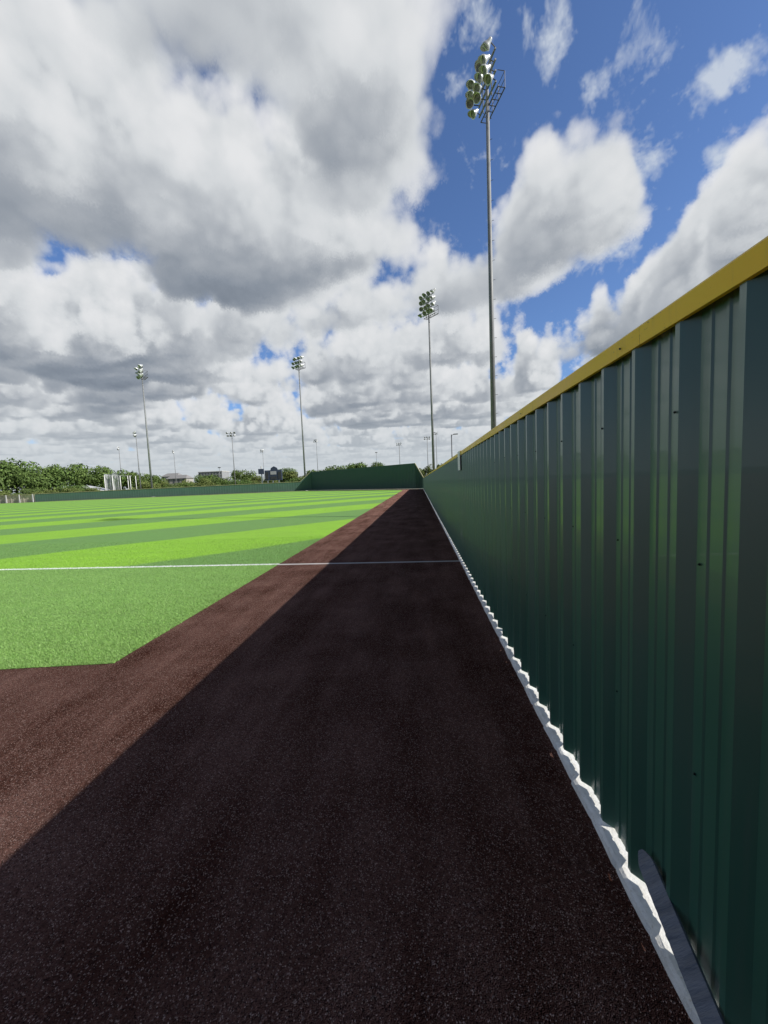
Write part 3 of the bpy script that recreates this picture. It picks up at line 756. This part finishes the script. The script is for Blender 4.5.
# scoreboard
NAVY = weathered('navy_board', (.05,.07,.12), (.075,.10,.155), 2, .5)
sb = empty('scoreboard', (-66,170,0)); tag(sb, 'dark navy scoreboard on white legs seen over the low green wall', 'scoreboard')
bm = bmesh.new(); box(bm, -69.6,-61.6,170,170.5,4.6,9.2); cpart(sb, 'board', bm, NAVY)
bm = bmesh.new()
pr = [( -66.9,9.2),(-66.6,10.2),(-65.2,10.9),(-63.8,10.2),(-63.4,9.2)]
va = [bm.verts.new((x_,170.05,z_)) for x_, z_ in pr]; vb = [bm.verts.new((x_,170.4,z_)) for x_, z_ in pr]
bm.faces.new(va); bm.faces.new(vb[::-1])
for i in range(len(pr)): bm.faces.new((va[i], vb[i], vb[(i+1)%5], va[(i+1)%5]))
cpart(sb, 'crest', bm, NAVY)
for x0, x1, z0, z1 in ((-69.2,-68.,5.2,8.4),(-66.9,-64.2,7.2,8.7),(-63.4,-62.0,5.2,8.4),(-67.,-64.,5.0,6.4)):
    bm = bmesh.new(); box(bm, x0,x1,169.9,170.0-.004,z0,z1); cpart(sb, 'display', bm, WHITE_DULL if z1 > 8.5 else STEEL_DARK)
bm = bmesh.new(); box(bm, -72.6,-70.,170.1,170.4,7.6,10.0); cpart(sb, 'side_sign', bm, NAVY)
for x_ in (-71.3,-68.6,-66.2,-63.4):
    bm = bmesh.new(); box(bm, x_-.25,x_+.25,170.5,170.9,0,4.7 if x_ > -70 else 11.2); cpart(sb, 'leg', bm, WHITE)

# buildings on the rise; distance haze lightened into wall, roof and window colours
WALLM = {k: weathered('wall_'+k, c0, c1, .6, .85) for k, c0, c1 in (('tan',(.40,.38,.35),(.46,.44,.40)),('grey',(.30,.31,.32),(.35,.36,.37)),('white',(.6,.6,.57),(.68,.67,.64)))}
ROOFM = weathered('shingle_roof', (.22,.215,.21),(.28,.275,.27), 2, .9)
GLASS = mat('window_glass', (.10,.11,.115), .3, spec=.8)
def building(x, y, w_, d_, h_, base, wm, label, gable=True, nx=4, ny=2, cat='house'):
    b_ = empty('house' if gable else 'flat_roofed_building', (x,y,0)); tag(b_, label, cat)
    bm = bmesh.new(); box(bm, -w_/2,w_/2,0,d_,base-4,base+h_); obj('wall', bm, wm, b_)
    bm = bmesh.new()
    if gable:
        e_ = .6; v1 = [bm.verts.new(q) for q in ((-w_/2-e_,-e_,base+h_),(w_/2+e_,-e_,base+h_),(w_/2+e_,d_+e_,base+h_),(-w_/2-e_,d_+e_,base+h_),(-w_/2+2,d_/2,base+h_+2.6),(w_/2-2,d_/2,base+h_+2.6))]
        for f in ((0,1,5,4),(1,2,5),(2,3,4,5),(3,0,4),(3,2,1,0)): bm.faces.new([v1[i] for i in f])
    else: box(bm, -w_/2-.3,w_/2+.3,-.3,d_+.3,base+h_,base+h_+.5)
    obj('roof', bm, ROOFM if gable else WALLM['white'], b_)
    for i in range(nx):
        for j in range(ny):
            xc = -w_/2+w_*(i+.5)/nx; zc = base+h_*(j+.5)/ny
            bm = bmesh.new(); box(bm, xc-.7,xc+.7,-.06,-.004,zc-.75,zc+.75); obj('window', bm, GLASS, b_)
building(-173,262,15,9,3.6,6.8,WALLM['tan'],'tan house with grey shingle roof on the rise behind the netted cage')
building(-190,280,13,9,4.4,8.4,WALLM['white'],'pale house with grey roof left of the tan house on the rise')
building(-168.5,300,20,12,4.5,11.2,WALLM['grey'],'long flat roofed grey building above the treetops behind the low green wall', gable=False, nx=8, cat='building')

# ------------------------------------------------------------------ trees
def leafmat(name, a, b_):
    def f(t, bs):
        r = t.new('ShaderNodeNewGeometry').outputs['Random Per Island']
        oi = t.new('ShaderNodeObjectInfo').outputs['Random']
        n_ = t.noise(t.new('ShaderNodeTexCoord').outputs['Object'], .55, 3, .6)
        c = t.mix(t.mr(t.math('ADD', t.math('MULTIPLY', r, .5), t.math('MULTIPLY', n_, .6)), .2, .85), a, b_)
        c = t.mix(t.math('MULTIPLY', oi, .35), c, (.10,.11,.03))
        t.put(bs.inputs['Base Color'], c)
    return mat(name, a, .65, spec=.2, build=f)
LEAF = leafmat('broad_leaves', (.04,.085,.022), (.19,.29,.075))
LEAF2 = leafmat('olive_leaves', (.08,.12,.03), (.24,.29,.085))
BARK = weathered('bark', (.06,.045,.03), (.10,.08,.06), 4, .9)
def crown_mesh(seed, lobes, n_, leaf, mt, flat=.8):
    r = np.random.default_rng(seed)
    cs = []
    for i in range(lobes):
        a = r.random()*2*PI; rad = r.random()**.6*.62; zc = .30+r.random()*.52
        cs.append((rad*math.cos(a)*(1.15-.4*zc), rad*math.sin(a)*(1.15-.4*zc), zc, r.uniform(.20,.36)))
    cs = np.array(cs)
    k = r.integers(0, lobes, n_)
    dr_ = r.normal(size=(n_,3)); dr_ /= np.linalg.norm(dr_,axis=1,keepdims=True)
    rad = cs[k,3]*(1-.35*r.random(n_)**2)*(1+.14*np.sin(dr_[:,0]*7+k)*np.cos(dr_[:,2]*6))
    c = cs[k,:3]+dr_*rad[:,None]*np.array([1,1,flat])
    c[:,2] = np.maximum(c[:,2], .10+.06*r.random(n_))
    u = r.normal(size=(n_,3)); u -= (u*dr_).sum(1)[:,None]*dr_*.5; u /= np.linalg.norm(u,axis=1,keepdims=True)
    w2 = np.cross(u, dr_+r.normal(size=(n_,3))*.6); w2 /= np.linalg.norm(w2,axis=1,keepdims=True)
    sz = leaf*r.uniform(.6,1.5,n_)[:,None]
    V = np.stack([c-u*sz, c+w2*sz*.6, c+u*sz, c-w2*sz*.6],1)
    return fast_mesh('crown', V.reshape(-1,3), 4, np.arange(n_*4), mt)
CR = [crown_mesh(s_, lb, 5200, .030, LEAF) for s_, lb in ((1,15),(2,18),(3,13),(4,20))] + [crown_mesh(s_, 14, 4200, .032, LEAF2) for s_ in (5,6)]
def trunk_mesh(seed):
    r = random.Random(seed); bm = bmesh.new()
    tube(bm, (0,0,0), (.02,.01,.34), .035, .024, 8)
    for i in range(5):
        a = i*1.26+r.random(); tube(bm, (.02,.01,.26+.02*i), (.32*math.cos(a),.32*math.sin(a),.55+r.random()*.2), .016, .005, 6)
    me_ = bpy.data.meshes.new('trunk'); bm.to_mesh(me_); bm.free(); me_.materials.append(BARK); smooth_mesh(me_); return me_
TR = [trunk_mesh(1), trunk_mesh(2)]
def tree(x, y, wd_, ht, v, label, group, name='tree', z0=0.):
    root = empty(name, (x,y,z0), random.random()*6); tag(root, label, 'tree', group)
    root.scale = (wd_, wd_, ht)
    o = bpy.data.objects.new('crown', CR[v]); C.objects.link(o); o.parent = root
    o = bpy.data.objects.new('trunk', TR[v%2]); C.objects.link(o); o.parent = root
    return root
TREES = [(-183.9, 150, 16.91, 18.93, 0, 'large dark green tree at the far left edge of the picture'),
  (-180.0, 158, 14.36, 18.78, 1, 'large round green tree second from the left edge'),
  (-164.6, 156, 12.48, 15.0, 2, 'broad mid green tree above the pale block wall end'),
  (-158.9, 162, 12.96, 15.85, 3, 'dense green tree rising behind the tawny bushes'),
  (-152.7, 168, 13.44, 15.84, 0, 'green tree directly above the white roofed bleacher'),
  (-160.4, 190, 11.75, 15.11, 1, 'dark green tree standing behind the white netted cage'),
  (-156.0, 200, 12.36, 13.66, 2, 'green tree between the netted cage and the pole beside it'),
  (-167.6, 230, 10.87, 12.5, 3, 'small green tree behind the base of the tall left pole'),
  (-118.7, 170, 4.64, 7.21, 4, 'small bright olive tree right of the tall left pole'),
  (-107.4, 170, 5.56, 6.75, 4, 'small round bright olive tree below the pale houses'),
  (-106.4, 180, 7.2, 7.69, 5, 'olive tree touching the small round olive one on its left'),
  (-121.6, 230, 10.87, 9.36, 1, 'dark tree in front of the flat roofed grey building'),
  (-121.8, 260, 12.29, 15.1, 2, 'rounded green tree just right of the midway floodlight pole'),
  (-104.7, 240, 9.6, 9.39, 5, 'low olive tree left of the scoreboard'),
  (-103.9, 290, 15.82, 15.25, 3, 'dark tree close behind the right side of the scoreboard'),
  (-89.7, 280, 13.24, 12.89, 5, 'olive tree left of the wall ramp pole'),
  (-94.9, 360, 19.64, 17.04, 0, 'far green tree right of the wall ramp pole, over the tallest wall'),
  (-75.4, 360, 19.64, 19.84, 1, 'far rounded tree highest over the left part of the tallest wall'),
  (-58.8, 370, 21.53, 22.3, 2, 'far tree third over the tallest green wall'),
  (-41.5, 380, 16.58, 21.05, 3, 'far tree behind the slender mast over the tallest wall'),
  (2.9, 170, 4.95, 8.55, 4, 'bright green tree in the gap at the end of the right fence'),
  (7.1, 150, 4.36, 7.91, 5, 'olive tree in the gap just beyond the second tallest pole'),
  (-170.3, 300, 15.27, 14.53, 0, 'dark tree behind the small olive trees below the grey building'),
  (-194.6, 290, 13.71, 13.08, 1, 'dark tree between the two pale houses')]
for x_, y_, w_, h2, v_, lb in TREES: tree(x_, y_, w_, h2, v_, lb, 'trees beyond the outfield walls')
for i_, (x_, y_, w_, h2) in enumerate(((-172,140,9,5.2),(-162,139,8,4.6),(-153,140,8,5.4),(-145,139,7,4.8),(-140,146,8,6.2),(-118,158,9,6.4),(-108,165,9,5.5),(-98,172,10,5.2),(-86,178,9,6.),(-74,180,9,6.2),(-56,176,9,5.8),(-48,178,9,6.4))):
    hb = tree(x_, y_, w_, h2, (0,5,2,4)[i_%4], ('first','second','third','fourth','fifth','sixth','seventh','eighth','ninth','tenth','eleventh','twelfth')[i_]+' leafy shrub from the left in the undergrowth behind the low wall', 'shrubs behind the low wall', 'shrub'); hb['category'] = 'shrub'
for x_, y_, w_, h2, lb in ((-133,133,7,4.6,'low tawny bush at the left end behind the green wall'),(-124,134,6,4.3,'second low tawny bush beside the white roofed bleacher')):
    bsh = tree(x_, y_, w_, h2, 5, lb, None, 'bush'); bsh['category'] = 'bush'

# ------------------------------------------------------------------ render settings
S.render.engine = 'CYCLES'; S.cycles.samples = 128; S.cycles.use_denoising = True
S.view_settings.view_transform = 'Standard'; S.view_settings.look = 'None'; S.view_settings.exposure = 0
S.cycles.max_bounces = 6; S.cycles.transparent_max_bounces = 8
